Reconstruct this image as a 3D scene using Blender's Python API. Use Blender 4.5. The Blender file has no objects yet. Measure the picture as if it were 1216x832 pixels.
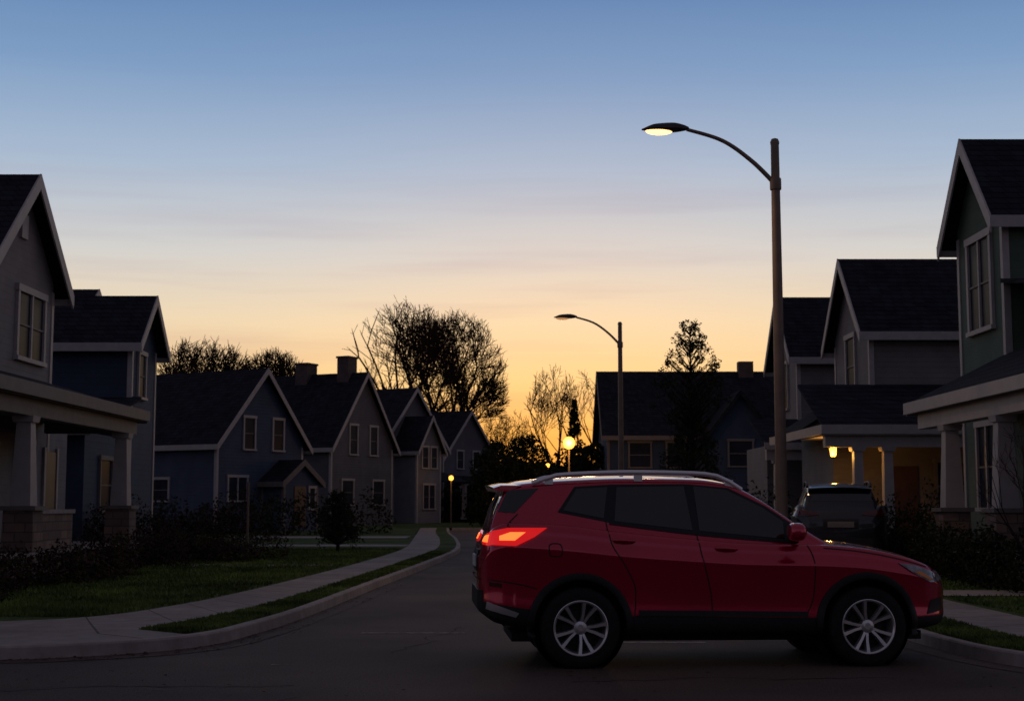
import bpy, bmesh, math, random
import numpy as np
from mathutils import Vector, Matrix
from mathutils.bvhtree import BVHTree
random.seed(7); np.random.seed(7)
S=bpy.context.scene
S.view_settings.view_transform='Standard'; S.view_settings.look='None'; S.view_settings.exposure=0; S.view_settings.gamma=1
def lin(r,g,b):
    f=lambda c:(c/255/12.92) if c/255<=.04045 else ((c/255+.055)/1.055)**2.4
    return (f(r),f(g),f(b),1)
# ------------------------------------------------------------ materials
MATS={}
def nodes(name):
    m=bpy.data.materials.new(name); m.use_nodes=True
    nt=m.node_tree; b=nt.nodes['Principled BSDF']; MATS[name]=m
    return m,nt,b
def pmat(name,base,rough=.6,metal=0,var=.25,scale=4,bump=0,bscale=40,coat=0,coatr=.03,spec=.5,emit=None,es=0,detail=5,var2=0,scale2=.3,ior=1.5):
    m,nt,b=nodes(name); N=nt.nodes; L=nt.links
    b.inputs['Roughness'].default_value=rough; b.inputs['Metallic'].default_value=metal
    b.inputs['Coat Weight'].default_value=coat; b.inputs['Coat Roughness'].default_value=coatr
    b.inputs['Specular IOR Level'].default_value=spec; b.inputs['IOR'].default_value=ior
    tc=N.new('ShaderNodeTexCoord')
    n=N.new('ShaderNodeTexNoise'); n.inputs['Scale'].default_value=scale; n.inputs['Detail'].default_value=detail
    L.new(tc.outputs['Object'],n.inputs['Vector'])
    r=N.new('ShaderNodeValToRGB'); r.color_ramp.elements[0].position=.3; r.color_ramp.elements[1].position=.7
    r.color_ramp.elements[0].color=(*[c*(1-var) for c in base],1); r.color_ramp.elements[1].color=(*[c*(1+var) for c in base],1)
    L.new(n.outputs['Fac'],r.inputs['Fac']); out=r.outputs['Color']
    if var2:
        n2=N.new('ShaderNodeTexNoise'); n2.inputs['Scale'].default_value=scale2; n2.inputs['Detail'].default_value=3
        L.new(tc.outputs['Object'],n2.inputs['Vector'])
        mr=N.new('ShaderNodeMapRange'); mr.inputs[1].default_value=.3; mr.inputs[2].default_value=.7; mr.inputs[3].default_value=1-var2; mr.inputs[4].default_value=1+var2
        L.new(n2.outputs['Fac'],mr.inputs[0])
        mm=N.new('ShaderNodeVectorMath'); mm.operation='SCALE'; L.new(out,mm.inputs[0]); L.new(mr.outputs[0],mm.inputs['Scale']); out=mm.outputs[0]
    L.new(out,b.inputs['Base Color'])
    if bump:
        nb=N.new('ShaderNodeTexNoise'); nb.inputs['Scale'].default_value=bscale; nb.inputs['Detail'].default_value=6
        L.new(tc.outputs['Object'],nb.inputs['Vector'])
        bp=N.new('ShaderNodeBump'); bp.inputs['Strength'].default_value=bump; bp.inputs['Distance'].default_value=.02
        L.new(nb.outputs['Fac'],bp.inputs['Height']); L.new(bp.outputs['Normal'],b.inputs['Normal'])
    if emit:
        b.inputs['Emission Color'].default_value=(*emit,1); b.inputs['Emission Strength'].default_value=es
    return m
def siding(name,base,pitch=.16):
    m=pmat(name,base,.75,var=.12,scale=1.5,var2=.1,scale2=.5,spec=.2)
    nt=m.node_tree;N=nt.nodes;L=nt.links;b=N['Principled BSDF']
    tc=N.new('ShaderNodeTexCoord'); s=N.new('ShaderNodeSeparateXYZ'); L.new(tc.outputs['Object'],s.inputs[0])
    d=N.new('ShaderNodeMath'); d.operation='DIVIDE'; d.inputs[1].default_value=pitch; L.new(s.outputs['Z'],d.inputs[0])
    f=N.new('ShaderNodeMath'); f.operation='FRACT'; L.new(d.outputs[0],f.inputs[0])
    i=N.new('ShaderNodeMath'); i.operation='SUBTRACT'; i.inputs[0].default_value=1; L.new(f.outputs[0],i.inputs[1])
    bp=N.new('ShaderNodeBump'); bp.inputs['Strength'].default_value=1; bp.inputs['Distance'].default_value=.035
    L.new(i.outputs[0],bp.inputs['Height']); L.new(bp.outputs['Normal'],b.inputs['Normal'])
    return m
def brick(name,c1,c2,mortar,sx,sy,rough=.8,bump=.6,spec=.3):
    m,nt,b=nodes(name);N=nt.nodes;L=nt.links
    b.inputs['Roughness'].default_value=rough; b.inputs['Specular IOR Level'].default_value=spec
    tc=N.new('ShaderNodeTexCoord'); s=N.new('ShaderNodeSeparateXYZ'); L.new(tc.outputs['Object'],s.inputs[0])
    a=N.new('ShaderNodeMath'); a.operation='ADD'; L.new(s.outputs['X'],a.inputs[0]); L.new(s.outputs['Y'],a.inputs[1])
    c=N.new('ShaderNodeCombineXYZ'); L.new(a.outputs[0],c.inputs[0]); L.new(s.outputs['Z'],c.inputs[1])
    t=N.new('ShaderNodeTexBrick'); t.inputs['Scale'].default_value=1
    t.inputs['Brick Width'].default_value=sx; t.inputs['Row Height'].default_value=sy; t.inputs['Mortar Size'].default_value=.012
    t.inputs['Color1'].default_value=(*c1,1); t.inputs['Color2'].default_value=(*c2,1); t.inputs['Mortar'].default_value=(*mortar,1)
    L.new(c.outputs[0],t.inputs['Vector'])
    n=N.new('ShaderNodeTexNoise'); n.inputs['Scale'].default_value=2.5; n.inputs['Detail'].default_value=6; L.new(tc.outputs['Object'],n.inputs['Vector'])
    mr=N.new('ShaderNodeMapRange'); mr.inputs[3].default_value=.5; mr.inputs[4].default_value=1.5; L.new(n.outputs['Fac'],mr.inputs[0])
    mm=N.new('ShaderNodeVectorMath'); mm.operation='SCALE'; L.new(t.outputs['Color'],mm.inputs[0]); L.new(mr.outputs[0],mm.inputs['Scale'])
    L.new(mm.outputs[0],b.inputs['Base Color'])
    bp=N.new('ShaderNodeBump'); bp.invert=True; bp.inputs['Strength'].default_value=bump; bp.inputs['Distance'].default_value=.02
    L.new(t.outputs['Fac'],bp.inputs['Height']); L.new(bp.outputs['Normal'],b.inputs['Normal'])
    return m
siding('siding_tan',(.20,.18,.18)); siding('siding_blue',(.055,.070,.11)); siding('siding_navy',(.035,.050,.082))
siding('siding_grey',(.105,.102,.115)); siding('siding_beige',(.165,.148,.148)); siding('siding_green',(.07,.10,.075)); siding('siding_white',(.16,.158,.17))
brick('roof_shingle',(.014,.016,.023),(.024,.027,.037),(.008,.008,.01),.32,.15,.95,.8,.12)
brick('stone',(.24,.16,.13),(.14,.10,.085),(.09,.08,.075),.38,.17); brick('chimney_brick',(.10,.06,.055),(.07,.05,.05),(.07,.07,.07),.22,.075)
pmat('trim_white',(.36,.33,.33),.55,var=.08,spec=.3); pmat('trim_dark',(.16,.14,.135),.6,var=.1,spec=.2)  # second one is a darker trim tone for beams, caps and sash rails
pmat('window_glass',(.022,.026,.038),.35,var=.3,scale=1,spec=.03); pmat('door_wood',(.07,.035,.025),.5)
pmat('concrete',(.29,.255,.235),.85,var=.18,scale=6,bump=.3,var2=.2,scale2=.5,spec=.25)
pmat('asphalt',(.078,.057,.047),.78,var=.4,scale=45,bump=.6,bscale=70,var2=.35,scale2=.4,spec=.3)
pmat('tar',(.03,.025,.022),.8,var=.2,spec=.2)
pmat('grass',(.055,.085,.024),.95,var=.4,scale=8,bump=.8,bscale=60,var2=.35,scale2=.4,spec=.1)
pmat('grass_blade',(.09,.13,.03),.8,var=.5,scale=1.2,var2=.45,scale2=.3,spec=.15)
pmat('soil',(.05,.045,.03),.95,var=.4,scale=2)
pmat('bark',(.022,.015,.012),.9,var=.3,scale=8,bump=.5,spec=.1); pmat('twig',(.04,.020,.013),.9,var=.3,spec=.1)
pmat('leaf_dark',(.018,.026,.012),.8,var=.6,scale=2.5,spec=.1); pmat('leaf_brown',(.06,.030,.025),.8,var=.5,scale=2,spec=.1)
pmat('leaf_hedge',(.025,.028,.015),.8,var=.6,scale=2,spec=.1); pmat('metal_pole',(.18,.13,.10),.55,metal=.3,var=.15); pmat('lamp_housing',(.05,.045,.045),.4,metal=.5)
pmat('lamp_lens',(.9,.6,.3),.3,emit=(1,.52,.17),es=3.6); pmat('lamp_globe',(1,.6,.2),.3,emit=(1,.40,.05),es=2.6)
pmat('lamp_lens_dim',(.3,.2,.12),.3,emit=(1,.5,.2),es=.45)  # lens of the lamp without a light, glows faintly by emission
pmat('road_paint',(.30,.27,.24),.85,var=.7,scale=12,spec=.2)
pmat('tire',(.014,.014,.014),.85,var=.2,scale=20,bump=.2,spec=.2); pmat('alloy',(.62,.60,.59),.3,metal=.8,var=.05); pmat('dark_metal',(.02,.02,.02),.55,metal=.4)
pmat('black_plastic',(.010,.010,.011),.55,var=.2,scale=30,bump=.08,bscale=200,spec=.35); pmat('seam',(.004,.002,.002),.7)
pmat('car_glass',(.006,.007,.009),.02,var=.2,spec=.6,coat=.4); pmat('rail_silver',(.8,.78,.78),.3,metal=.5,var=.03)
pmat('tail_red',(.35,.01,.008),.12,emit=(1,.010,.010),es=.55,coat=.6,var=.3,scale=12); pmat('tail_hot',(.6,.1,.03),.2,emit=(1,.18,.03),es=1.7)
pmat('tail_off',(.05,.004,.004),.2,coat=.4)
pmat('headlamp',(.25,.25,.27),.08,coat=1,metal=.3,var=.6,scale=14); pmat('amber',(.6,.2,.03),.2); pmat('plate',(.6,.6,.58),.5)
pmat('paint_red',(.46,.003,.036),.20,metal=.5,coat=1,coatr=.01,var=.04,scale=2)
pmat('paint_navy',(.008,.010,.016),.4,metal=.2,coat=.5,coatr=.05,var=.04,scale=2)
m=pmat('sidewalk',(.27,.235,.215),.85,var=.16,scale=5,bump=.25,var2=.2,scale2=.6,spec=.25)
nt=m.node_tree;N=nt.nodes;L=nt.links;b=N['Principled BSDF']
uv=N.new('ShaderNodeUVMap'); sp=N.new('ShaderNodeSeparateXYZ'); L.new(uv.outputs[0],sp.inputs[0])
d=N.new('ShaderNodeMath');d.operation='DIVIDE';d.inputs[1].default_value=1.4;L.new(sp.outputs[0],d.inputs[0])
f=N.new('ShaderNodeMath');f.operation='FRACT';L.new(d.outputs[0],f.inputs[0])
g=N.new('ShaderNodeMath');g.operation='GREATER_THAN';g.inputs[1].default_value=.025;L.new(f.outputs[0],g.inputs[0])
mr=N.new('ShaderNodeMapRange');mr.inputs[3].default_value=.35;mr.inputs[4].default_value=1;L.new(g.outputs[0],mr.inputs[0])
src=b.inputs['Base Color'].links[0].from_socket
mm=N.new('ShaderNodeVectorMath');mm.operation='SCALE';L.new(src,mm.inputs[0]);L.new(mr.outputs[0],mm.inputs['Scale']);L.new(mm.outputs[0],b.inputs['Base Color'])

# ------------------------------------------------------------ mesh helpers
def link(o,parent=None):
    S.collection.objects.link(o)
    if parent: o.parent=parent
    return o
def empty(name,loc=(0,0,0),rz=0):
    e=bpy.data.objects.new(name,None); e.location=loc; e.rotation_euler=(0,0,math.radians(rz)); e.empty_display_size=.3
    return link(e)
def mesh(name,V,F,mats,mi=None,parent=None,smooth=False,recalc=True,sharp=None,loc=None):
    me=bpy.data.meshes.new(name); me.from_pydata([tuple(v) for v in V],[],[tuple(f) for f in F])
    for k in mats: me.materials.append(MATS[k])
    if mi is not None: me.polygons.foreach_set('material_index',mi)
    if recalc:
        bm=bmesh.new(); bm.from_mesh(me); bmesh.ops.recalc_face_normals(bm,faces=bm.faces); bm.to_mesh(me); bm.free()
    if smooth:
        me.polygons.foreach_set('use_smooth',[True]*len(me.polygons))
        if sharp: me.set_sharp_from_angle(angle=math.radians(sharp))
    me.update(); o=bpy.data.objects.new(name,me)
    if loc: o.location=loc
    return link(o,parent)
class MB:
    def __init__(s,off=(0,0,0)): s.V=[];s.F=[];s.M=[];s.mats=[];s.off=off
    def mi(s,m):
        if m not in s.mats: s.mats.append(m)
        return s.mats.index(m)
    def add(s,V,F,m):
        b=len(s.V); s.V+= [(v[0]-s.off[0],v[1]-s.off[1],v[2]-s.off[2]) for v in V]
        s.F+=[tuple(i+b for i in f) for f in F]; k=s.mi(m); s.M+=[k]*len(F)
    def box(s,x0,x1,y0,y1,z0,z1,m):
        s.add([(x0,y0,z0),(x1,y0,z0),(x1,y1,z0),(x0,y1,z0),(x0,y0,z1),(x1,y0,z1),(x1,y1,z1),(x0,y1,z1)],
              [(0,3,2,1),(4,5,6,7),(0,1,5,4),(1,2,6,5),(2,3,7,6),(3,0,4,7)],m)
    def frustum(s,x,y,z0,z1,a,b,m):
        s.add([(x-a,y-a,z0),(x+a,y-a,z0),(x+a,y+a,z0),(x-a,y+a,z0),(x-b,y-b,z1),(x+b,y-b,z1),(x+b,y+b,z1),(x-b,y+b,z1)],
              [(0,3,2,1),(4,5,6,7),(0,1,5,4),(1,2,6,5),(2,3,7,6),(3,0,4,7)],m)
    def prism(s,pts,a0,a1,ridge,m,cap=True,skip=()):
        P=(lambda a,b,z:(a,b,z)) if ridge=='x' else (lambda a,b,z:(b,a,z))
        n=len(pts); V=[P(a0,b,z) for b,z in pts]+[P(a1,b,z) for b,z in pts]
        F=[(i,(i+1)%n,(i+1)%n+n,i+n) for i in range(n) if i not in skip]
        F+=[tuple(range(n))[::-1],tuple(range(n,2*n))]
        s.add(V,F,m)
    def build(s,name,parent=None,smooth=False,sharp=None,bevel=0):
        o=mesh(name,s.V,s.F,s.mats,s.M,parent,smooth,True,sharp)
        if bevel:
            md=o.modifiers.new('bev','BEVEL'); md.width=bevel; md.segments=2
        return o
def tube(mb,pts,rad,seg,m,cap=True):
    pts=[Vector(p) for p in pts]; n=len(pts); V=[];F=[]
    up=Vector((0,0,1))
    for i,p in enumerate(pts):
        t=(pts[min(i+1,n-1)]-pts[max(i-1,0)]).normalized()
        a=t.cross(up if abs(t.z)<.95 else Vector((1,0,0))).normalized(); b=t.cross(a)
        for k in range(seg):
            an=2*math.pi*k/seg; V.append(tuple(p+(a*math.cos(an)+b*math.sin(an))*rad[i]))
    for i in range(n-1):
        for k in range(seg): F.append((i*seg+k,i*seg+(k+1)%seg,(i+1)*seg+(k+1)%seg,(i+1)*seg+k))
    if cap: F+=[tuple(range(seg)),tuple(range((n-1)*seg,n*seg))]
    mb.add(V,F,m)
def lathe(mb,prof,seg,m,axis='y',c=(0,0,0),closed=False):
    V=[];F=[];n=len(prof)
    for k in range(seg):
        an=2*math.pi*k/seg; co,si=math.cos(an),math.sin(an)
        for r,h in prof:
            if axis=='y': V.append((c[0]+r*co,c[1]+h,c[2]+r*si))
            else: V.append((c[0]+r*co,c[1]+r*si,c[2]+h))
    for k in range(seg):
        k2=(k+1)%seg
        for i in range(n if closed else n-1):
            j=(i+1)%n; F.append((k*n+i,k*n+j,k2*n+j,k2*n+i))
    mb.add(V,F,m)
def ellipsoid(mb,c,r,m,nu=24,nv=12,p=1.0):
    V=[];F=[]; q=lambda v:math.copysign(abs(v)**p,v)
    for j in range(nv+1):
        ph=math.pi*j/nv-math.pi/2
        for i in range(nu):
            th=2*math.pi*i/nu
            V.append((c[0]+r[0]*q(math.cos(ph))*q(math.cos(th)),c[1]+r[1]*q(math.cos(ph))*q(math.sin(th)),c[2]+r[2]*q(math.sin(ph))))
    for j in range(nv):
        for i in range(nu): F.append((j*nu+i,j*nu+(i+1)%nu,(j+1)*nu+(i+1)%nu,(j+1)*nu+i))
    mb.add(V,F,m)
def hermite(xs,ys):
    xs=np.array(xs,float); ys=np.array(ys,float); d=np.diff(ys)/np.diff(xs); m=np.zeros(len(xs)); m[0]=d[0]; m[-1]=d[-1]
    for i in range(1,len(xs)-1): m[i]=0 if d[i-1]*d[i]<=0 else 2*d[i-1]*d[i]/(d[i-1]+d[i])
    def f(x):
        i=int(np.clip(np.searchsorted(xs,x)-1,0,len(xs)-2)); h=xs[i+1]-xs[i]; t=min(max((x-xs[i])/h,0),1)
        return float((2*t**3-3*t*t+1)*ys[i]+(t**3-2*t*t+t)*h*m[i]+(-2*t**3+3*t*t)*ys[i+1]+(t**3-t*t)*h*m[i+1])
    return f
def catmull(P,sub):
    P=[np.array(p,float) for p in P]; out=[]
    for i in range(len(P)-1):
        p0=P[max(i-1,0)];p1=P[i];p2=P[i+1];p3=P[min(i+2,len(P)-1)]
        for k in range(sub):
            t=k/sub; out.append(.5*((2*p1)+(-p0+p2)*t+(2*p0-5*p1+4*p2-p3)*t*t+(-p0+3*p1-3*p2+p3)*t**3))
    out.append(P[-1]); return out

# ------------------------------------------------------------ ground
GZ=.13
mesh('ground',[(-500,-120,-.012),(500,-120,-.012),(500,900,-.012),(-500,900,-.012)],[(0,1,2,3)],['soil'])
def grid_sheet(name,x0,x1,y0,y1,z,mat):
    return mesh(name,[(x0,y0,z),(x1,y0,z),(x1,y1,z),(x0,y1,z)],[(0,1,2,3)],[mat])
mesh('road',[(-150,-9,0),(150,-9,0),(150,16,0),(9,16,0),(9,80.4,0),(-9,80.4,0),(-9,16,0),(-150,16,0)],[(0,1,2,3,6,7),(3,4,5,6)],['asphalt'])
LK=[((-60,14.0),(-60,14.4),(-60,16.9)),((-14,13.9),(-14,14.4),(-14,16.9)),((-6,13.95),(-6.3,14.4),(-7,16.9)),
((-4.3,14.25),(-4.9,14.8),(-5.6,17.2)),((-3.3,15.2),(-4.1,15.9),(-4.95,18.0)),((-2.95,16.8),(-3.7,17.3),(-4.6,19.4)),
((-2.7,19.5),(-3.35,20),(-4.3,21.5)),((-2.4,25.5),(-3.0,25.7),(-3.95,26)),((-1.95,34),(-2.6,34.2),(-3.5,34.4)),
((-1.6,44),(-2.3,44),(-3.3,44)),((-2.1,56),(-2.8,55.8),(-3.8,55.4)),((-2.9,68),(-3.6,68),(-4.5,68)),((-3.5,80.5),(-4.2,80.5),(-5.1,80.5))]
RK=[((60,12.3),(60,12.7),(60,14.4)),((14,12.4),(14,12.8),(14,14.5)),((6.2,12.5),(6.5,13.0),(7.2,14.6)),((5.1,12.8),(5.6,13.5),(6.5,15.0)),
((4.6,13.6),(5.2,14.4),(6.2,15.6)),((4.4,14.9),(5.1,15.5),(6.15,16.4)),((4.35,17),(5.15,17.3),(6.2,17.8)),((4.35,22),(5.15,22),(6.2,22)),((4.35,30),(5.15,30),(6.2,30)),
((4.0,40),(4.8,40),(5.8,40)),((3.5,50),(4.3,50),(5.3,50)),((3.0,60),(3.8,60),(4.8,60)),((2.5,80.5),(3.3,80.5),(4.3,80.5))]
def side(K,tag,gap):
    sub=8
    A=catmull([k[0] for k in K],sub);B=catmull([k[1] for k in K],sub);C=catmull([k[2] for k in K],sub)
    A2=[a+(b-a)/np.linalg.norm(b-a)*.15 for a,b in zip(A,B)]
    G=[a-(b-a)/np.linalg.norm(b-a)*.35 for a,b in zip(A,B)]
    s=[0]
    for i in range(1,len(B)): s.append(s[-1]+float(np.linalg.norm(B[i]-B[i-1])))
    def strip(name,P,Q,zp,zq,mat,rng=None):
        V=[];F=[];uvs=[]
        idx=list(range(len(P))) if rng is None else rng
        for i in idx: V+=[(P[i][0],P[i][1],zp),(Q[i][0],Q[i][1],zq)]; uvs+=[(s[i],0),(s[i],1)]
        for i in range(len(idx)-1): F.append((2*i,2*i+1,2*i+3,2*i+2))
        o=mesh(name,V,F,[mat],recalc=False)
        u=o.data.uv_layers.new(name='UVMap')
        for l in o.data.loops: u.data[l.index].uv=uvs[l.vertex_index]
        return o
    strip('gutter',G,A,.005,.005,'asphalt')
    V=[];F=[]
    for i in range(len(A)):
        dd=(A2[i]-A[i])*.12
        V+=[(A[i][0],A[i][1],-.01),(A[i][0]+dd[0],A[i][1]+dd[1],GZ-.015),(A[i][0]+dd[0]*2,A[i][1]+dd[1]*2,GZ+.002),(A2[i][0],A2[i][1],GZ+.004)]
    for i in range(len(A)-1):
        for k in range(3): F.append((4*i+k,4*i+k+1,4*i+5+k,4*i+4+k))
    mesh('kerb',V,F,['concrete'],recalc=True)
    g0=gap*sub
    strip('pavement',A2,B,GZ,GZ,'sidewalk',list(range(0,g0+1)))
    strip('verge',A2,B,GZ,GZ,'grass',list(range(g0,len(A))))
    strip('pavement',B,C,GZ,GZ,'sidewalk')
    return A,B,C
A_,B_,C_=side(LK,'l',4)
RA,RB,RC=side(RK,'r',3)
def lawn(name,C,far):
    P=[(c[0],c[1],GZ) for c in C]+[(x,y,GZ) for x,y in far]
    me=bpy.data.meshes.new(name); bm=bmesh.new(); f=bm.faces.new([bm.verts.new(p) for p in P]); bmesh.ops.triangulate(bm,faces=[f],ngon_method='EAR_CLIP')
    bm.to_mesh(me); bm.free(); me.materials.append(MATS['grass']); link(bpy.data.objects.new(name,me))
lawn('lawn',C_,[(-150,80.5),(-150,16.9)]); lawn('lawn',RC,[(150,80.5),(150,14.4)])
grid_sheet('lawn',-150,150,80.5,170,GZ,'grass')
mb=MB(); mb.box(-3.34,2.34,80.34,80.499,-.01,GZ+.004,'concrete'); mb.build('kerb')
# the other side of the cross street (behind the photographer)
mb=MB(); mb.box(-150,150,-9.2,-9.0,-.01,GZ+.004,'concrete'); mb.build('kerb'); grid_sheet('lawn',-150,150,-60,-9.2,GZ,'grass')
grid_sheet('driveway',4.36,8.2,26,36,GZ+.006,'concrete'); grid_sheet('driveway',6.21,30,21.5,22.9,GZ+.006,'concrete')
grid_sheet('path',-9,-3.4,46,48,GZ+.006,'concrete'); grid_sheet('driveway',-12,-4.2,57,60,GZ+.006,'concrete'); grid_sheet('path',-8.4,-3.9,31.5,32.7,GZ+.006,'concrete')
grid_sheet('path',6.3,8.6,27,28,GZ+.012,'concrete')
grid_sheet('road_marking',-1.75,-.55,16.85,16.93,.004,'road_paint'); grid_sheet('road_marking',1.2,2.1,15.7,15.8,.004,'road_paint'); grid_sheet('road_marking',-2.25,-2.05,13.6,13.64,.004,'road_paint')
rc=random.Random(3); V=[];F=[]
for (x0,y0,ang,n) in ((-5.5,11.6,.05,26),(.5,12.3,-.08,20),(-1.2,14.6,1.45,22),(1.6,17,1.62,30),(-3,10.4,.6,12),(3.4,10.8,.02,24)):
    x,y=x0,y0
    b0=len(V)
    for i in range(n):
        w=rc.uniform(.006,.016); V+=[(x-math.sin(ang)*w,y+math.cos(ang)*w,.003),(x+math.sin(ang)*w,y-math.cos(ang)*w,.003)]
        if i: k=b0+2*i; F.append((k-2,k-1,k+1,k))
        a=ang+rc.gauss(0,.35); x+=math.cos(a)*.16; y+=math.sin(a)*.16
mesh('road_cracks',V,F,['tar'],recalc=False)
V=[];F=[]
for _ in range(500):
    if random.random()<.6:
        i=random.randrange(16,60); a=A_[i]; x,y=a[0]+random.uniform(0,.5)*random.random()+.02,a[1]-random.uniform(0,.5)*random.random(); z=.009
    else: x,y,z=random.uniform(-7,9),random.uniform(8.5,13.5),.006
    r=random.uniform(.012,.03); t=random.random()*6.3; b0=len(V)
    for k in range(4): V.append((x+r*math.cos(t+k*1.57),y+r*math.sin(t+k*1.57)*.7,z+random.random()*.01))
    F.append((b0,b0+1,b0+2,b0+3))
mesh('fallen_leaves',V,F,['leaf_brown'],recalc=False)
def blades(name,sampler,n,h=.07):
    V=[];F=[]
    for _ in range(n):
        x,y=sampler(); t=random.random()*6.28; w=random.uniform(.006,.014)*(1+y/40); hh=random.uniform(.4,1)*h; dx,dy=math.cos(t)*w,math.sin(t)*w; b0=len(V)
        V+=[(x-dx,y-dy,GZ),(x+dx,y+dy,GZ),(x+random.uniform(-.03,.03),y+random.uniform(-.03,.03),GZ+hh)]; F.append((b0,b0+1,b0+2))
    mesh(name,V,F,['grass_blade'],recalc=False)
Cy=[c for c in C_ if c[0]>-7]; cx=lambda y:np.interp(y,[c[1] for c in Cy],[c[0] for c in Cy])
def samp():
    y=17.6+ (random.random()**1.5)*26; x=cx(y)-random.random()*(9)-.02
    return x,y
blades('lawn_grass',samp,60000)
ii=[i for i in range(32,70)]
def sampv():
    i=random.choice(ii); t=random.random(); r=random.uniform(.2,.97)
    a=A_[i]*(1-t)+A_[i+1]*t; b=B_[i]*(1-t)+B_[i+1]*t; p=a+(b-a)*r; return p[0],p[1]
blades('verge_grass',sampv,14000,.05)
def sampr():
    if random.random()<.5:
        i=random.choice(list(range(24,48))); t=random.random(); r=random.uniform(.2,.97); a=RA[i]*(1-t)+RA[i+1]*t; b=RB[i]*(1-t)+RB[i+1]*t; p=a+(b-a)*r; return p[0],p[1]
    y=random.uniform(16,27); 
    if 21.4<y<23: y-=2
    return random.uniform(6.3,11),y
blades('lawn_grass',sampr,22000,.06)

# ------------------------------------------------------------ houses
class House:
    def __init__(s,name,loc,rz=0,world=True):
        s.e=empty(name,loc,rz); off=loc if world else (0,0,0)
        s.w=MB(off);s.r=MB(off);s.t=MB(off);s.g=MB(off);s.p=MB(off)
    def gable(s,x0,x1,y0,y1,z0,ze,zp,ridge,wall,o=.35,oa=.35,T=.12,rake=.2,trim='trim_white'):
        if ridge=='x': a0,a1,b0,b1=x0,x1,y0,y1
        else: a0,a1,b0,b1=y0,y1,x0,x1
        bc=(b0+b1)/2; sl=(zp-ze)/(bc-b0); q=.015
        s.w.prism([(b0,z0),(b1,z0),(b1,ze),(bc,zp),(b0,ze)],a0,a1,ridge,wall,skip=(0,2,3))
        e0,e1,zz=b0-o,b1+o,ze-sl*o
        s.r.prism([(e0,zz+q),(bc,zp+q),(e1,zz+q),(e1,zz+T),(bc,zp+T),(e0,zz+T)],a0-oa,a1+oa,ridge,'roof_shingle')
        for (c0,c1) in ((a0-oa-.04,a0-oa),(a1+oa,a1+oa+.04)):
            s.t.prism([(e0,zz-rake+q),(bc,zp-rake+q),(bc,zp+T+.01),(e0,zz+T+.01)],c0,c1,ridge,trim)
            s.t.prism([(bc,zp-rake+q),(e1,zz-rake+q),(e1,zz+T+.01),(bc,zp+T+.01)],c0,c1,ridge,trim)
        for (c0,c1) in ((e0-.035,e0),(e1,e1+.035)):
            P=(a0-oa-.04,a1+oa+.04,c0,c1) if ridge=='x' else (c0,c1,a0-oa-.04,a1+oa+.04)
            s.t.box(*P,zz-.14,zz+T-.005,trim)
        for a in (a0,a1):
            for bb in (b0,b1):
                da=-.025 if a==a0 else .025; db=-.025 if bb==b0 else .025
                A0,A1=sorted((a+da,a-da*5)); B0,B1=sorted((bb+db,bb-db*5))
                P=(A0,A1,B0,B1) if ridge=='x' else (B0,B1,A0,A1)
                s.t.box(*P,z0,ze-.2,trim)
    def win(s,face,pl,c,w,z0,z1,rail=True,mull=0,frame=.1,tm='trim_white'):
        def bx(n0,n1,t0,t1,za,zb,m,mb):
            if face=='+x': mb.box(pl+n0,pl+n1,t0,t1,za,zb,m)
            if face=='-x': mb.box(pl-n1,pl-n0,t0,t1,za,zb,m)
            if face=='-y': mb.box(t0,t1,pl-n1,pl-n0,za,zb,m)
            if face=='+y': mb.box(t0,t1,pl+n0,pl+n1,za,zb,m)
        a,b=c-w/2,c+w/2
        bx(-.05,.015,a,b,z0,z1,'window_glass',s.g)
        bx(0,.07,a-frame,a,z0,z1,tm,s.t); bx(0,.07,b,b+frame,z0,z1,tm,s.t)
        bx(0,.085,a-frame-.03,b+frame+.03,z1,z1+frame*1.3,tm,s.t); bx(0,.11,a-frame-.03,b+frame+.03,z0-frame*.8,z0,tm,s.t)
        if rail: bx(.016,.05,a,b,(z0+z1)/2-.02,(z0+z1)/2+.02,'trim_dark',s.t)
        for k in range(mull):
            t=a+(b-a)*(k+1)/(mull+1); bx(.016,.065,t-.04,t+.04,z0,z1,tm,s.t)
    def shed(s,x0,x1,y0,y1,zlo,zhi,low,T=.1):
        if low in('+x','-x'):
            xl,xh=(x1,x0) if low=='+x' else (x0,x1)
            V=[(xl,y0,zlo),(xl,y1,zlo),(xh,y1,zhi),(xh,y0,zhi)]
        else:
            yl,yh=(y0,y1) if low=='-y' else (y1,y0)
            V=[(x0,yl,zlo),(x1,yl,zlo),(x1,yh,zhi),(x0,yh,zhi)]
        V=V+[(a,b,c+T) for a,b,c in V]
        s.r.add(V,[(0,1,2,3),(4,5,6,7),(0,1,5,4),(1,2,6,5),(2,3,7,6),(3,0,4,7)],'roof_shingle')
    def column(s,x,y,zb,zt,stone=True,mat='trim_white'):
        if stone:
            s.p.frustum(x,y,zb-.45,zb+.75,.30,.27,'stone'); s.p.frustum(x,y,zb+.752,zb+.83,.33,.33,'trim_dark'); s.p.frustum(x,y,zb+.832,zt-.12,.19,.13,mat)
        else: s.p.frustum(x,y,zb+.002,zb+.2,.2,.2,mat); s.p.frustum(x,y,zb+.202,zt-.12,.15,.12,mat)
        s.p.frustum(x,y,zt-.118,zt-.002,.18,.2,mat)
    def done(s):
        s.w.build('walls',s.e); s.r.build('roof',s.e)
        if s.t.V: s.t.build('trim',s.e)
        if s.g.V: s.g.build('window_panes',s.e)
        if s.p.V: s.p.build('porch',s.e)
h=House('siding_house',(-11,30,GZ))
h.gable(-18,-11,29.4,34,GZ,6.7,8.75,'x','siding_tan',rake=.24)
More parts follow.
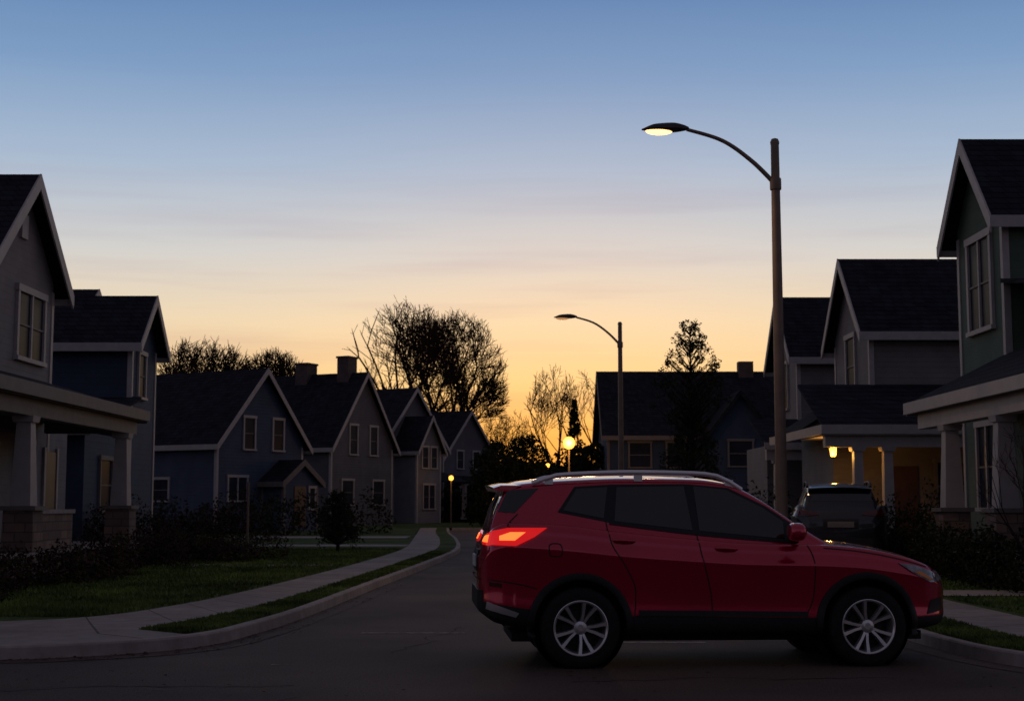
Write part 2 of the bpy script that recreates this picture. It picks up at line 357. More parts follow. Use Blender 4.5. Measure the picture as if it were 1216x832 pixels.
h.w.box(-18,-10.99,20,35.4,GZ,3.7,'siding_tan'); h.w.box(-17,-10.97,20,35.43,GZ,.5,'stone')
h.shed(-11.05,-8.55,18,33.6,3.5,4.25,'+x'); h.shed(-19,-11,17.8,29.2,4.2,6.3,'-y')
h.p.box(-11,-8.6,18.2,33.5,3.38,3.44,'trim_dark'); h.t.box(-8.56,-8.5,18,33.6,3.4,3.64,'trim_dark'); h.p.box(-8.98,-8.72,18.4,33.3,3.08,3.378,'trim_dark')
h.t.box(-11,-8.56,33.6,33.64,3.36,3.62,'trim_dark'); h.p.box(-10.8,-8.99,33.05,33.28,3.1,3.378,'trim_dark')
h.p.box(-10.95,-8.6,18.2,33.5,GZ,.55,'stone'); h.p.box(-10.95,-8.55,18.1,33.55,.552,.62,'concrete')
for y in (21.5,26.1,32.6): h.column(-8.86,y,.62,3.08)
h.p.box(-9.02,-8.72,26.5,28.6,.622,1.3,'stone'); h.p.box(-9.06,-8.68,26.5,28.64,1.302,1.38,'concrete')
h.win('+x',-11,32.4,1.7,4.75,6.2,True,1,.12); h.win('+x',-10.99,32.3,.9,1.25,2.8,True,0); h.g.box(-10.99,-10.95,33.7,34.5,.65,2.7,'door_wood'); 
h.t.box(-10.99,-10.93,33.58,33.7,.62,2.8,'trim_white'); h.t.box(-10.99,-10.93,34.5,34.62,.62,2.8,'trim_white')
h.t.box(-11.01,-10.93,31.5,31.9,7.4,7.95,'trim_white')
h.done()
h=House('siding_house',(-12,46,GZ))
h.gable(-18,-11.5,43.1,46,GZ,6.5,7.85,'x','siding_navy'); h.gable(-26,-14.2,44.5,50.5,GZ,6.3,8.5,'x','siding_navy')
h.w.box(-17.9,-11.48,38.5,43,GZ,3.4,'siding_navy'); h.shed(-18.2,-11.2,38.1,43.2,3.4,4.6,'-y'); h.t.box(-18.2,-11.2,38.05,38.1,3.3,3.5,'trim_dark')
h.win('+x',-11.5,44.2,.75,4.75,6.05); h.win('+x',-11.48,40.5,1.1,1.3,2.7,tm='trim_dark'); h.win('-y',38.5,-15,1.2,1.3,2.6)
h.done()
def cottage(loc,rz,W,D,ze,zp,wall,wins,chim=()):
    h=House('siding_house',loc,rz,False); h.gable(0,W,0,D,0,ze,zp,'y',wall)
    for w in wins: h.win(*w)
    for x,y,z,a in chim:
        h.p.box(x-a,x+a,y-a*.8,y+a*.8,z-2.5,z,'chimney_brick'); h.p.box(x-a-.06,x+a+.06,y-a*.8-.06,y+a*.8+.06,z+.002,z+.12,'chimney_brick')
    return h
h=cottage((-14,68,GZ),60,6.5,9.5,4.4,7.9,'siding_blue',[('-y',0,2.3,.75,4.0,5.5),('-y',0,4.5,.75,4.0,5.5),('-y',0,1.5,1.3,1.5,2.6,False,1),('-x',0,3.6,1.2,1.5,2.5),('-x',0,7.4,.8,1.5,2.5)])
h.gable(3.3,6.0,-1.4,0,0,2.5,3.4,'y','siding_blue',o=.3,oa=.2,trim='trim_dark'); h.g.box(4.1,5.0,-1.44,-1.38,.2,2.2,'door_wood'); h.win('-y',-1.4,5.5,.4,1.1,2.1,False); h.done()
h=cottage((-10.6,84,GZ),64,7,10.5,4.9,9.2,'siding_grey',[('-y',0,2.4,.8,4.3,6.0),('-y',0,4.7,.8,4.3,6.0),('-y',0,1.8,1.2,1.3,2.7),('-y',0,5.3,1.2,1.3,2.7),('-x',0,4,1.1,1.4,2.6)],[(3.5,1.2,10.2,.5),(3.5,4.2,9.9,.55),(3.5,9.4,9.6,.45)])
h.done()
h=cottage((-9.0,98,GZ),60,8,10,5.4,9.4,'siding_grey',[('-y',0,2.6,.8,4.3,5.8),('-y',0,5.2,.8,4.3,5.8),('-y',0,1.8,1.2,1.3,2.7),('-x',0,3,1.1,1.4,2.6)])
h.gable(1.5,4.5,-2,0,0,5.2,7.3,'y','siding_white',o=.3); h.win('-y',-2,2.5,.7,3.8,5.2); h.win('-y',-2,3.6,.7,3.8,5.2); h.win('-y',-2,3,1.4,1,2.6,True,1)
h.shed(4.7,8,-2.2,0,2.8,3.5,'-y'); h.column(7.7,-2,.2,2.75,False); h.done()
h=cottage((-5.6,116,GZ),55,7,9,5.2,8.9,'siding_grey',[('-y',0,2.3,.8,4.2,5.6),('-y',0,4.5,.8,4.2,5.6),('-y',0,1.8,1.2,1.2,2.7),('-x',0,3,1.1,1.4,2.6),('-x',0,6,1.1,1.4,2.6)])
h.shed(.2,6.8,-1.8,0,2.8,3.5,'-y'); h.column(.5,-1.6,.2,2.75,False); h.column(6.5,-1.6,.2,2.75,False); h.done()
h=House('siding_house',(11,31,GZ))
h.gable(10.6,18,30.5,33.6,GZ,7.9,9.65,'x','siding_green',rake=.26)
h.w.box(10.62,20,20,33.5,GZ,3.8,'siding_green'); h.w.box(10.6,20,20,33.52,GZ,.5,'stone')
h.shed(8.45,10.65,18,30.7,3.5,4.6,'-x'); h.shed(10.5,20,18,30.45,4.3,6.2,'-y')
h.p.box(8.5,10.6,18.2,30.6,3.38,3.44,'trim_dark'); h.t.box(8.4,8.45,18,30.7,3.38,3.62,'trim_white'); h.p.box(8.62,8.9,18.4,30.4,3.06,3.378,'trim_white')
h.t.box(8.46,10.6,30.7,30.74,3.36,3.62,'trim_white')
h.p.box(8.5,10.58,18.2,30.6,GZ,.5,'stone'); h.p.box(8.42,10.58,18.1,30.65,.502,.58,'concrete')
for y in (22,25.6,28.7): h.column(8.78,y,.58,3.06)
h.win('-x',10.6,32.0,1.45,5.4,7.4,True,1,.13); h.win('-x',10.6,31.9,1.2,1.4,3.2,True,1); h.win('-x',10.6,27,1.5,1.3,2.9,True,1); h.win('-y',30.5,13,1.2,6.5,7.3)
h.done()
h=House('siding_house',(11,44,GZ))
h.gable(10.8,19,43,47.6,GZ,6.85,9.15,'x','siding_beige',rake=.22)
h.w.box(9.6,19,42.9,47.5,GZ,3.7,'siding_beige')
h.shed(8.6,16.2,39.6,43.0,3.55,4.95,'-y'); h.t.box(8.6,16.2,39.55,39.6,3.4,3.66,'trim_white'); h.t.box(8.55,8.6,39.55,47.6,3.4,3.66,'trim_white')
h.shed(8.6,10.85,43.02,47.6,3.55,4.95,'-x')
h.p.box(8.65,16.1,39.65,42.88,3.36,3.42,'trim_white'); h.p.box(8.7,16,39.8,40.1,3.05,3.358,'trim_white'); h.p.box(8.7,16,39.7,42.88,GZ,.5,'concrete')
for x in (9.62,10.45,15.8): h.column(x,39.95,.5,3.05,False)
h.win('-x',10.8,45.3,1.1,4.9,6.7,True,0,.12); h.win('-y',42.9,13.4,1.4,1.3,2.7,True,1,tm='trim_dark'); h.g.box(11.2,12.1,42.85,42.9,.55,2.6,'door_wood')
h.done()
h=House('siding_house',(11,55,GZ))
h.gable(10.6,19,53,57.5,GZ,7.1,9.35,'x','siding_beige'); h.w.box(9.4,19,52.9,57.4,GZ,3.6,'siding_beige')
h.shed(8.8,17,50,53.1,3.5,4.5,'-y'); h.t.box(8.8,17,49.95,50,3.35,3.6,'trim_white'); h.p.box(8.9,16.9,50.15,50.4,3.0,3.49,'trim_white')
for x in (9.3,12.5,16.4): h.column(x,50.25,.4,3.0,False)
h.win('-x',10.6,55.2,1.0,5.1,6.8); h.win('-y',52.9,12,1.4,1.2,2.6); h.done()
h=House('siding_house',(10,86,GZ))
h.gable(5.6,17.5,84,93,GZ,5.6,9.5,'x','siding_navy',trim='trim_dark'); h.gable(11,15,81.5,86,GZ,5.2,7.8,'y','siding_navy',trim='roof_shingle')
h.win('-y',84,7.5,1.2,3.6,5,tm='trim_dark'); h.win('-y',84,9.6,1.0,3.6,5,tm='trim_dark'); h.win('-y',81.5,13,1.3,3.6,5,tm='trim_dark'); h.p.box(14,14.9,88,88.8,8,10.2,'chimney_brick'); h.done()
# houses across the cross street, behind the photographer (unseen, added to reflect in the car)
for (x0,x1,wl,zp) in ((-22,-11,'siding_grey',8.0),(-6,4,'siding_navy',7.4),(10,21,'siding_tan',8.2)):
    h=House('siding_house',((x0+x1)/2,-24,GZ)); h.gable(x0,x1,-29,-20,GZ,5.2,zp,'x',wl)
    for k in (.2,.5,.8): h.win('+y',-20,x0+(x1-x0)*k,1.1,3.4,4.6); h.win('+y',-20,x0+(x1-x0)*k+.3,1.1,1.1,2.3)
    h.done()

# ------------------------------------------------------------ street lamps
def street_lamp(loc,lit,power):
    e=empty('street_lamp',loc)
    mb=MB(); tube(mb,[(0,0,0),(0,0,.02),(0,0,4),(0,0,7.9)],[.11,.11,.095,.075],20,'metal_pole'); mb.frustum(0,0,0,.05,.2,.2,'metal_pole'); mb.frustum(0,0,.05,.3,.15,.13,'metal_pole')
    lathe(mb,[(.08,7.86),(.085,7.9),(.06,7.96),(0,7.98)],16,'metal_pole','z'); lathe(mb,[(.1,7.02),(.105,7.05),(.105,7.2),(.1,7.23)],16,'metal_pole','z')
    mb.build('pole',e,True,40)
    pts=catmull([(0,0,7.12),(-.42,0,7.55),(-.95,0,7.93),(-1.6,0,8.14)],8); mb=MB(); tube(mb,pts,[.045-.012*i/len(pts) for i in range(len(pts))],12,'metal_pole'); mb.build('arm',e,True,50)
    mb=MB(); V=[];F=[]; prof=hermite([0,.08,.25,.5,.7,.86],[.035,.07,.13,.15,.12,.02]); hz=hermite([0,.1,.3,.6,.86],[.035,.08,.12,.105,.015]); nx=20;ns=16
    for i in range(nx+1):
        t=.86*i/nx
        for k in range(ns):
            a=2*math.pi*k/ns; z=math.sin(a)*hz(t); z=z if z>0 else z*.45
            V.append((-1.56-t,math.cos(a)*prof(t),8.15+z-.02*t))
    for i in range(nx):
        for k in range(ns): F.append((i*ns+k,i*ns+(k+1)%ns,(i+1)*ns+(k+1)%ns,(i+1)*ns+k))
    F+=[tuple(range(ns)),tuple(range(nx*ns,(nx+1)*ns))]; mb.add(V,F,'lamp_housing'); mb.build('lamp_head',e,True,60)
    mb=MB(); ellipsoid(mb,(-2.1,0,8.115),(.25,.12,.078),'lamp_lens' if lit else 'lamp_lens_dim'); mb.build('lamp_lens',e,True)
    if lit:
        l=bpy.data.lights.new('lamp_light','SPOT'); l.energy=power; l.color=(1,.6,.28); l.spot_size=math.radians(150); l.spot_blend=1; l.shadow_soft_size=.15
        o=bpy.data.objects.new('lamp_light',l); o.location=(-2.1,0,7.98); link(o,e)
street_lamp((4.78,25.5,GZ-.01),True,260); street_lamp((3.95,52,GZ-.01),False,0)
def globe_lamp(x,y,z,r,p,h=None):
    e=empty('globe_lamp',(x,y,0)); mb=MB(); tube(mb,[(0,0,0),(0,0,z-r)],[.06,.045],10,'metal_pole'); mb.build('pole',e,True,40)
    mb=MB(); ellipsoid(mb,(0,0,z),(r,r,r*1.05),'lamp_globe'); mb.build('globe',e,True)
    l=bpy.data.lights.new('lamp_light','POINT'); l.energy=p; l.color=(1,.5,.12); l.shadow_soft_size=r
    o=bpy.data.objects.new('lamp_light',l); o.location=(0,-r-.35,z); link(o,e)
globe_lamp(3.1,78,4.75,.33,300); globe_lamp(2.3,92,3.9,.13,20); globe_lamp(-4.15,98,3.2,.17,16); globe_lamp(-8.0,90,6.5,.09,3)  # last two stand in for porch lights on far houses, poles added
e=empty('porch_lantern',(9.22,41.2,2.95)); mb=MB(); mb.frustum(0,0,-.12,.12,.06,.09,'lamp_globe'); mb.frustum(0,0,.121,.2,.11,.03,'lamp_housing'); tube(mb,[(0,0,.2),(0,0,.41)],[.012,.012],8,'lamp_housing'); mb.build('lantern',e)
l=bpy.data.lights.new('lantern_light','POINT'); l.energy=38; l.color=(1,.45,.08); l.shadow_soft_size=.08; o=bpy.data.objects.new('lantern_light',l); o.location=(-.05,-.25,-.1); link(o,e)
e=empty('sign_post',(-6.6,36,GZ)); mb=MB(); tube(mb,[(0,0,0),(0,0,1.9)],[.035,.03],10,'metal_pole'); mb.build('post',e,True,40)

# ------------------------------------------------------------ vegetation
def bare_tree(name,loc,H,RX,seed,depth=7,trunk=.3,rmin=.02,clear=.2,stems=5,side_p=.6):
    rnd=random.Random(seed); V=[];F=[];M=[]; zc=H*(.52+clear*.35); rz=H-zc
    def inside(p): return (p.x/RX)**2+(p.y/RX)**2+((p.z-zc)/(rz if p.z>zc else rz*1.15))**2
    def seg(p,q,r0,r1,n,mi):
        t=(q-p).normalized(); a=t.cross(Vector((0,0,1)) if abs(t.z)<.95 else Vector((1,0,0))).normalized(); b=t.cross(a); i0=len(V)
        for (c,r) in ((p,r0),(q,r1)):
            for k in range(n):
                an=2*math.pi*k/n; V.append(c+(a*math.cos(an)+b*math.sin(an))*r)
        for k in range(n): F.append((i0+k,i0+(k+1)%n,i0+n+(k+1)%n,i0+n+k)); M.append(mi)
    def child(p,d,L,r,k,ang):
        ax=Vector((rnd.gauss(0,1),rnd.gauss(0,1),rnd.gauss(0,1))).cross(d).normalized(); nd=(Matrix.Rotation(ang,3,ax)@d)
        nd.z+=.07; nd.normalize()
        if nd.z<-.05: nd.z=.1; nd.normalize()
        grow(p,nd,L,max(r,rmin),k)
    def grow(p,d,L,r,k):
        n=8 if k==0 else (5 if k<3 else 3); q=p; st=3
        for s_ in range(st):
            d=(d+Vector((rnd.gauss(0,.10),rnd.gauss(0,.10),rnd.gauss(0,.05)+.03))).normalized()
            q2=q+d*L/st; r2=max(r*.9,rmin*.8)
            if k>1 and inside(q2)>rnd.uniform(.85,1.08): 
                seg(q,q+(q2-q)*.5,r,rmin*.5,n,1); return
            seg(q,q2,r,r2,n,0 if k<3 else 1)
            if k>=1 and k<depth and rnd.random()<side_p: child(q2,d,L*rnd.uniform(.55,.85),r2*.55,k+1,rnd.uniform(.5,1.0))
            q=q2;r=r2
        if k<depth:
            if k==0:
                for c_ in range(stems):
                    a=2*math.pi*(c_+rnd.random()*.5)/stems; tl_=rnd.uniform(.25,.75) if c_ else .08
                    grow(q,Vector((math.sin(tl_)*math.cos(a),math.sin(tl_)*math.sin(a),math.cos(tl_))),H*rnd.uniform(.22,.30),r*rnd.uniform(.5,.7),1)
            else:
                for c_ in range(2): child(q,d,L*rnd.uniform(.72,.9),r*.76,k+1,rnd.uniform(.15,.55))
    grow(Vector((0,0,-.1)),Vector((0,0,1)),H*clear,trunk,0)
    e=empty(name,loc); mesh('trunk_and_branches',V,F,['bark','twig'],M,e,False,False)
bare_tree('bare_tree',(-9.9,128,0),19.8,5.9,3,7,.46,.025,.28,6,.54); bare_tree('bare_tree',(-4.6,124,0),18.2,4.4,11,7,.44,.025,.26,6,.52)
bare_tree('bare_tree',(-30,140,0),17.8,6.2,5,6,.40,.03,.25,7,.7); bare_tree('bare_tree',(-24.5,146,0),17.2,5.2,8,6,.40,.03,.25,7,.7)
bare_tree('bare_tree',(3.6,122,0),13.4,2.8,21,6,.26,.02,.25,5,.5); bare_tree('bare_tree',(7.0,130,0),13.8,3.2,22,6,.28,.02,.25,5,.5); bare_tree('bare_tree',(-.6,150,0),11.5,3.2,29,6,.22,.02,.25,5,.5)
bare_tree('sapling_tree',(6.7,18.6,GZ),2.4,.75,33,5,.022,.003,.35,4)
def leaves(name,blobs,size,mats,parent=None,loc=None,seed=1):
    rs=np.random.RandomState(seed); V=[];F=[];M=[]
    for (cx,cy,cz,rx,ry,rz,n) in blobs:
        d=rs.normal(size=(n,3)); d/=np.linalg.norm(d,axis=1)[:,None]; rr=rs.uniform(.3,1.0,n)**.6*(1+.18*np.sin(d[:,0]*7+cx*3)*np.cos(d[:,2]*6+cy))
        P=np.array([cx,cy,cz])+d*rr[:,None]*np.array([rx,ry,rz])
        a=rs.normal(size=(n,3)); a/=np.linalg.norm(a,axis=1)[:,None]; b_=np.cross(a,rs.normal(size=(n,3))); b_/=np.linalg.norm(b_,axis=1)[:,None]
        s_=size*rs.uniform(.5,1.3,n)[:,None]
        for i in range(n):
            if P[i,2]<.0: continue
            k=len(V); V+= [P[i]-a[i]*s_[i],P[i]-b_[i]*s_[i]*.5,P[i]+a[i]*s_[i],P[i]+b_[i]*s_[i]*.5]; F.append((k,k+1,k+2,k+3)); M.append(rs.randint(len(mats)))
    return mesh(name,V,F,mats,M,parent,False,False,loc=loc)
def evergreen(loc,H,R,n,seed,size=.06,name='evergreen_tree',prof=lambda t:1-t**2.2,per=60,ball=.22):
    e=empty(name,loc); rs=random.Random(seed); mb=MB(); tube(mb,[(0,0,-.05),(.03,0,H*.5),(0,.02,H*.95)],[R*.09,R*.05,.01],8,'bark')
    bl=[]
    for i in range(n):
        t=rs.random()**.8; z=.3+(H-.4)*t; rad=R*prof(t)*rs.uniform(.2,1)**.6+.03; an=rs.random()*6.28; x,y=math.cos(an)*rad,math.sin(an)*rad; q=ball*rs.uniform(.55,1.3)*R*(1.15-t*.6)
        tube(mb,[(0,0,max(.2,z-rad*.9)),(x,y,z)],[.018,.005],4,'bark',False); bl.append((x,y,z,q,q,q*1.3,int(per*(1.15-t*.75))))
    mb.build('trunk',e); leaves('foliage',bl,size,['leaf_dark','leaf_hedge'],e,seed=seed)
evergreen((5.0,40,GZ),6.5,1.25,360,4,.04,prof=lambda t:(.72+.2*math.sin(t*9)) if t<.62 else max(.14,1.08-.9*(t-.62)/.38),per=48,ball=.14)
evergreen((-4.95,41,GZ),1.75,.62,110,6,.035,'evergreen_shrub',prof=lambda t:.8-.55*t*t,per=60,ball=.26)
def bushes(name,lst,size,mats,seed=1):
    e=empty(name,(0,0,0)); leaves('foliage',lst,size,mats,e,seed=seed)
rs=random.Random(5)
bushes('hedge',[(x,39+rs.uniform(-1,1),.55,rs.uniform(.6,.9),.7,rs.uniform(.75,1.15),1300) for x in np.arange(-13.5,-7,.55)],.05,['leaf_hedge','leaf_brown'],2)
bushes('shrub',[(rs.uniform(-8.2,-7.4),y,.3,.5,.5,rs.uniform(.4,.7),900) for y in np.arange(19,35,.7)],.04,['leaf_brown','leaf_hedge'],3)
bushes('shrub',[(x,35+rs.uniform(-1.5,1.5),.3,.6,.5,rs.uniform(.35,.6),900) for x in np.arange(-9.5,-5.6,.5)],.04,['leaf_brown','leaf_brown','leaf_hedge'],4)
bushes('hedge',[(x,64+rs.uniform(-2,2),.7,1.1,.9,rs.uniform(.8,1.6),700) for x in np.arange(-22,-6,1.2)],.09,['leaf_hedge'],5)
bushes('hedge',[(x,36+rs.uniform(-1,1),.7,.6,.6,rs.uniform(.9,1.35),1000) for x in np.arange(8.3,14,.55)],.05,['leaf_dark','leaf_hedge'],6)
bushes('shrub',[(8.0+rs.uniform(-.2,.3),y,.35,.5,.5,rs.uniform(.5,.9),900) for y in np.arange(19.5,33,.65)],.045,['leaf_dark','leaf_hedge'],7)
bushes('hedge',[(x,48+rs.uniform(-1,1),.8,.8,.6,rs.uniform(1,1.7),500) for x in np.arange(5.2,9,.7)],.07,['leaf_dark'],8)
bushes('hedge',[(x,-17.5+rs.uniform(-1,1),.9,1.0,.8,rs.uniform(1,1.8),350) for x in np.arange(-24,24,1.3)],.11,['leaf_hedge'],18)  # unseen hedge behind the camera, added for the car to reflect
tl=[]
for i in range(80):
    x=rs.uniform(-9,26); y=rs.uniform(104,135); r=rs.uniform(1.6,3.0); tl.append((x,y,rs.uniform(.5,3.4 if x>-3 else 1.2),r,r,r*rs.uniform(.8,1.2),450))
bushes('tree_line',tl,.3,['leaf_dark'],9)
tl=[]
for i in range(70):
    x=rs.uniform(-70,-20); y=rs.uniform(100,135); r=rs.uniform(2,3.5); tl.append((x,y,rs.uniform(1,3),r,r,r,260))
for i in range(50):
    x=rs.uniform(24,70); y=rs.uniform(90,125); r=rs.uniform(2,3.5); tl.append((x,y,rs.uniform(1,3),r,r,r,260))
bushes('tree_line',tl,.35,['leaf_dark'],10)
evergreen((4.6,106,GZ),9.0,1.5,110,12,.14,'conifer_tree',prof=lambda t:1-t,per=60)
evergreen((-1.0,85,GZ),5.0,1.7,170,13,.11,prof=lambda t:.9+.15*math.sin(t*11)-t**3*.6,ball=.26); evergreen((.9,94,GZ),5.6,2.1,170,14,.13,prof=lambda t:.9+.15*math.sin(t*9+1)-t**3*.6,ball=.26); evergreen((4.9,88,GZ),5.0,1.7,100,15,.12,prof=lambda t:1-t**3*.7); evergreen((2.2,84,GZ),3.6,1.5,120,16,.11,prof=lambda t:1-t**3*.6,ball=.26)

# ------------------------------------------------------------ car
def build_car(name,loc,rz,paint,lit,glass='car_glass'):
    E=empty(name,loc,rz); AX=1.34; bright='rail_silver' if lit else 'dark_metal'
    wf=hermite([-2.26,-2.2,-2.1,-1.9,-1.4,0,1.3,1.7,1.95,2.1,2.18,2.22],[.62,.74,.835,.895,.925,.915,.93,.905,.84,.73,.60,.48])
    ztf=hermite([-2.26,-2.2,-2.13,-2.0,-1.5,-1.0,-.5,.3,.9,1.3,1.7,1.95,2.1,2.18,2.22],[1.0,1.16,1.27,1.32,1.30,1.24,1.19,1.13,1.115,1.085,1.01,.93,.84,.76,.70])
    zbf=hermite([-2.26,-2.1,-1.7,-.8,.8,1.7,2.1,2.22],[.50,.40,.33,.28,.28,.31,.36,.44])
    cf=hermite([-2.26,.6,1.0,1.9,2.22],[0,0,.035,.05,.02])
    sec=[(0,0),(.5,0),(.82,0),(.935,.03),(.972,.09),(.985,.2),(.974,.32),(.976,.45),(.988,.6),(1.0,.72),(1.004,.775),(.980,.82),(.958,.88),(.943,.94),(.915,.985),(.86,1.0),(.6,1.0),(.3,1.0),(0,1.0)]
    S2=catmull(sec,4); ns=len(S2)
    xs=sorted(set([round(v,4) for v in list(np.linspace(-2.26,-1.9,16))+list(np.linspace(-1.9,1.7,64))+list(np.linspace(1.7,2.22,20))]))
    V=[];rows=[]
    for x in xs:
        w,zt,zb,c=wf(x),ztf(x),zbf(x),cf(x)
        ring=[]
        for k,(fy,fz) in enumerate(S2):
            z=zb+(zt-zb)*fz
            if k>=60: z+=c*(1-(fy/.86)**2)
            ring.append((fy*w,z))
        full=[(-y,z) for y,z in ring]+[(y,z) for y,z in ring[::-1][1:-1]]
        for y,z in full: V.append((x,y,z))
        rows.append(len(full))
    n=rows[0]; F=[];M=[]
    for i in range(len(xs)-1):
        for k in range(n):
            k2=(k+1)%n; F.append((i*n+k,i*n+k2,(i+1)*n+k2,(i+1)*n+k)); kk=min(k,n-1-k)
            M.append(1 if S2[min(kk,ns-1)][1]<.20 and kk<ns/2 else 0)
    F+=[tuple(range(n)),tuple(range((len(xs)-1)*n,len(xs)*n))]; M+=[0,0]
    body=mesh('body',V,F,[paint,'black_plastic'],M,E,True,True,50)
    zt2=hermite([-2.17,-2.13,-2.06,-1.99,-1.9,-1.5,-.8,-.2,.08,.2,.9,1.1],[1.22,1.37,1.54,1.64,1.675,1.71,1.735,1.725,1.69,1.65,1.21,1.10])
    wb=hermite([-2.17,-2.05,-1.5,0,.6,1.1],[.74,.80,.85,.865,.84,.74])
    gx=sorted(set([round(v,4) for v in list(np.linspace(-2.17,-1.85,14))+list(np.linspace(-1.85,0,26))+list(np.linspace(0,1.1,28))]))
    V2=[];F2=[]
    for x in gx:
        T=zt2(x);b=wb(x);ring=[]; top=max(T-.07,1.005)
        yf=lambda z:b-.27*(z-1)-.12*(z-1)**2
        for s_ in np.linspace(0,1,12): z=1+(top-1)*s_; ring.append((yf(z),z))
        ye=yf(top)
        for a in (18,36,54,72,90):
            a=math.radians(a); ring.append((ye-.09*(1-math.cos(a))-.01*a,top+(T-top)*math.sin(a)))
        yl=ring[-1][0]
        for s_ in np.linspace(0,1,9)[1:]: y=yl*(1-s_); ring.append((y,T+.035*(1-(y/yl)**2)))
        full=[(-y,z) for y,z in ring]+[(y,z) for y,z in ring[::-1][1:]]
        for y,z in full: V2.append((x,y,z))
    n2=len(full)
    for i in range(len(gx)-1):
        for k in range(n2-1): F2.append((i*n2+k,i*n2+k+1,(i+1)*n2+k+1,(i+1)*n2+k))
    F2+=[tuple(range(n2)),tuple(range((len(gx)-1)*n2,len(gx)*n2))]
    mesh('cabin',V2,F2,[paint],None,E,True,True,60)
    allV=V+V2; allF=F+[tuple(i+len(V) for i in f) for f in F2]
    bvh=BVHTree.FromPolygons([Vector(v) for v in allV],allF)
    def ray(a,b,pr):
        if pr=='side': o,d=Vector((a,-3,b)),Vector((0,1,0))
        elif pr=='rear': o,d=Vector((-4,a,b)),Vector((1,0,0))
        elif pr=='front': o,d=Vector((4,a,b)),Vector((-1,0,0))
        elif pr=='top': o,d=Vector((a,b,4)),Vector((0,0,-1))
        h_=bvh.ray_cast(o,d); return h_[0],d
    def emit_mesh(nm,pts,faces,mat,mirror):
        for sgn in ((1,-1) if mirror else (1,)):
            mesh(nm,[(p[0],p[1]*sgn,p[2]) for p in pts],faces,[mat],None,E,True,False,40)
    def patch(nm,poly,pr,off,mat,mirror=False,g=.05):
        bm=bmesh.new(); bm.faces.new([bm.verts.new((a,b,0)) for a,b in poly])
        for ax in (0,1):
            lo=min(p[ax] for p in poly);hi=max(p[ax] for p in poly); k=lo+g
            while k<hi:
                co=[0,0,0];no=[0,0,0];co[ax]=k;no[ax]=1
                bmesh.ops.bisect_plane(bm,geom=bm.verts[:]+bm.edges[:]+bm.faces[:],plane_co=co,plane_no=no); k+=g
        dele=[]
        for v in bm.verts:
            h_,d=ray(v.co.x,v.co.y,pr)
            if h_ is None: dele.append(v)
            else: v.co=h_-d*off
        bmesh.ops.delete(bm,geom=dele,context='VERTS')
        be=[e_ for e_ in bm.edges if e_.is_boundary]; r_=bmesh.ops.extrude_edge_only(bm,edges=be); 
        _,d=ray(0,.8,pr)
        for v in r_['geom']:
            if isinstance(v,bmesh.types.BMVert): v.co+=d*(off+.006)
        bmesh.ops.recalc_face_normals(bm,faces=bm.faces)
        bm.verts.index_update(); pts=[tuple(v.co) for v in bm.verts]; fs=[[v.index for v in f.verts] for f in bm.faces]; bm.free(); emit_mesh(nm,pts,fs,mat,mirror)
    def strip(nm,line,w,pr,off,mat,mirror=False):
        L_=catmull(line,8); pts=[];fs=[]
        for i,p in enumerate(L_):
            t=L_[min(i+1,len(L_)-1)]-L_[max(i-1,0)]; t/=np.linalg.norm(t)+1e-9; q=np.array([-t[1],t[0]])*w/2
            for s_ in (1,-1):
                h_,d=ray(*(p+q*s_),pr)
                if h_ is None: return
                pts.append(tuple(h_-d*off))
        for i in range(len(L_)-1): fs.append((2*i,2*i+1,2*i+3,2*i+2))
        emit_mesh(nm,pts,fs,mat,mirror)
    patch('window_surround',[(-1.53,1.415),(-1.36,1.655),(-1.02,1.675),(-.3,1.68),(.10,1.645),(.44,1.475),(.70,1.30),(.70,1.14),(-.2,1.215),(-1.05,1.32)],'side',.003,'black_plastic',True)
    patch('quarter_window',[(-1.475,1.435),(-1.34,1.635),(-1.05,1.65),(-1.10,1.36)],'side',.007,glass,True)
    patch('rear_door_window',[(-1.0,1.335),(-.96,1.65),(-.32,1.66),(-.27,1.25)],'side',.007,glass,True)
    patch('front_door_window',[(-.205,1.245),(-.23,1.66),(.08,1.625),(.41,1.46),(.60,1.33),(.60,1.17)],'side',.007,glass,True)
    patch('rear_glass_wrap',[(-2.085,1.42),(-1.93,1.41),(-1.70,1.64),(-1.99,1.62)],'side',.006,glass,True)
    patch('rear_glass',[(-.68,1.40),(.68,1.40),(.56,1.62),(-.56,1.62)],'rear',.006,glass)
    patch('windshield',[(-.66,1.20),(.66,1.20),(.54,1.63),(-.54,1.63)],'front',.006,glass)
    for ln in ([(.80,1.11),(.85,.95),(.83,.62),(.74,.44)],[(-.235,1.22),(-.2,1.0),(-.13,.7),(-.11,.46)],[(-1.08,1.33),(-1.04,1.12),(-.92,.92),(-.83,.72),(-.84,.46)],[(-.84,.47),(-.5,.465),(0,.455),(.74,.44)],
               [(.95,1.085),(1.3,1.05),(1.65,.985),(1.95,.905)],[(-1.9,1.40),(-2.0,1.30),(-1.98,1.28)],[(-1.74,.72),(-1.9,.76),(-2.18,.80)],[(-1.62,1.02),(-1.52,1.02),(-1.52,1.12),(-1.62,1.12),(-1.62,1.02)]):
        strip('panel_gap',ln,.011,'side',.0025,'seam',True)
    strip('door_moulding',[(-.80,.50),(0,.49),(.78,.48)],.05,'side',.012,'black_plastic',True)
    strip('belt_moulding',[(-1.05,1.315),(-.2,1.21),(.70,1.135)],.018,'side',.012,'black_plastic',True)
    tm,hm=('tail_red','tail_hot') if lit else ('tail_off','tail_off')
    patch('tail_light',[(-1.64,1.275),(-1.76,1.19),(-1.93,1.11),(-2.21,1.12),(-2.17,1.24),(-2.0,1.275)],'side',.014,tm,True,.03)
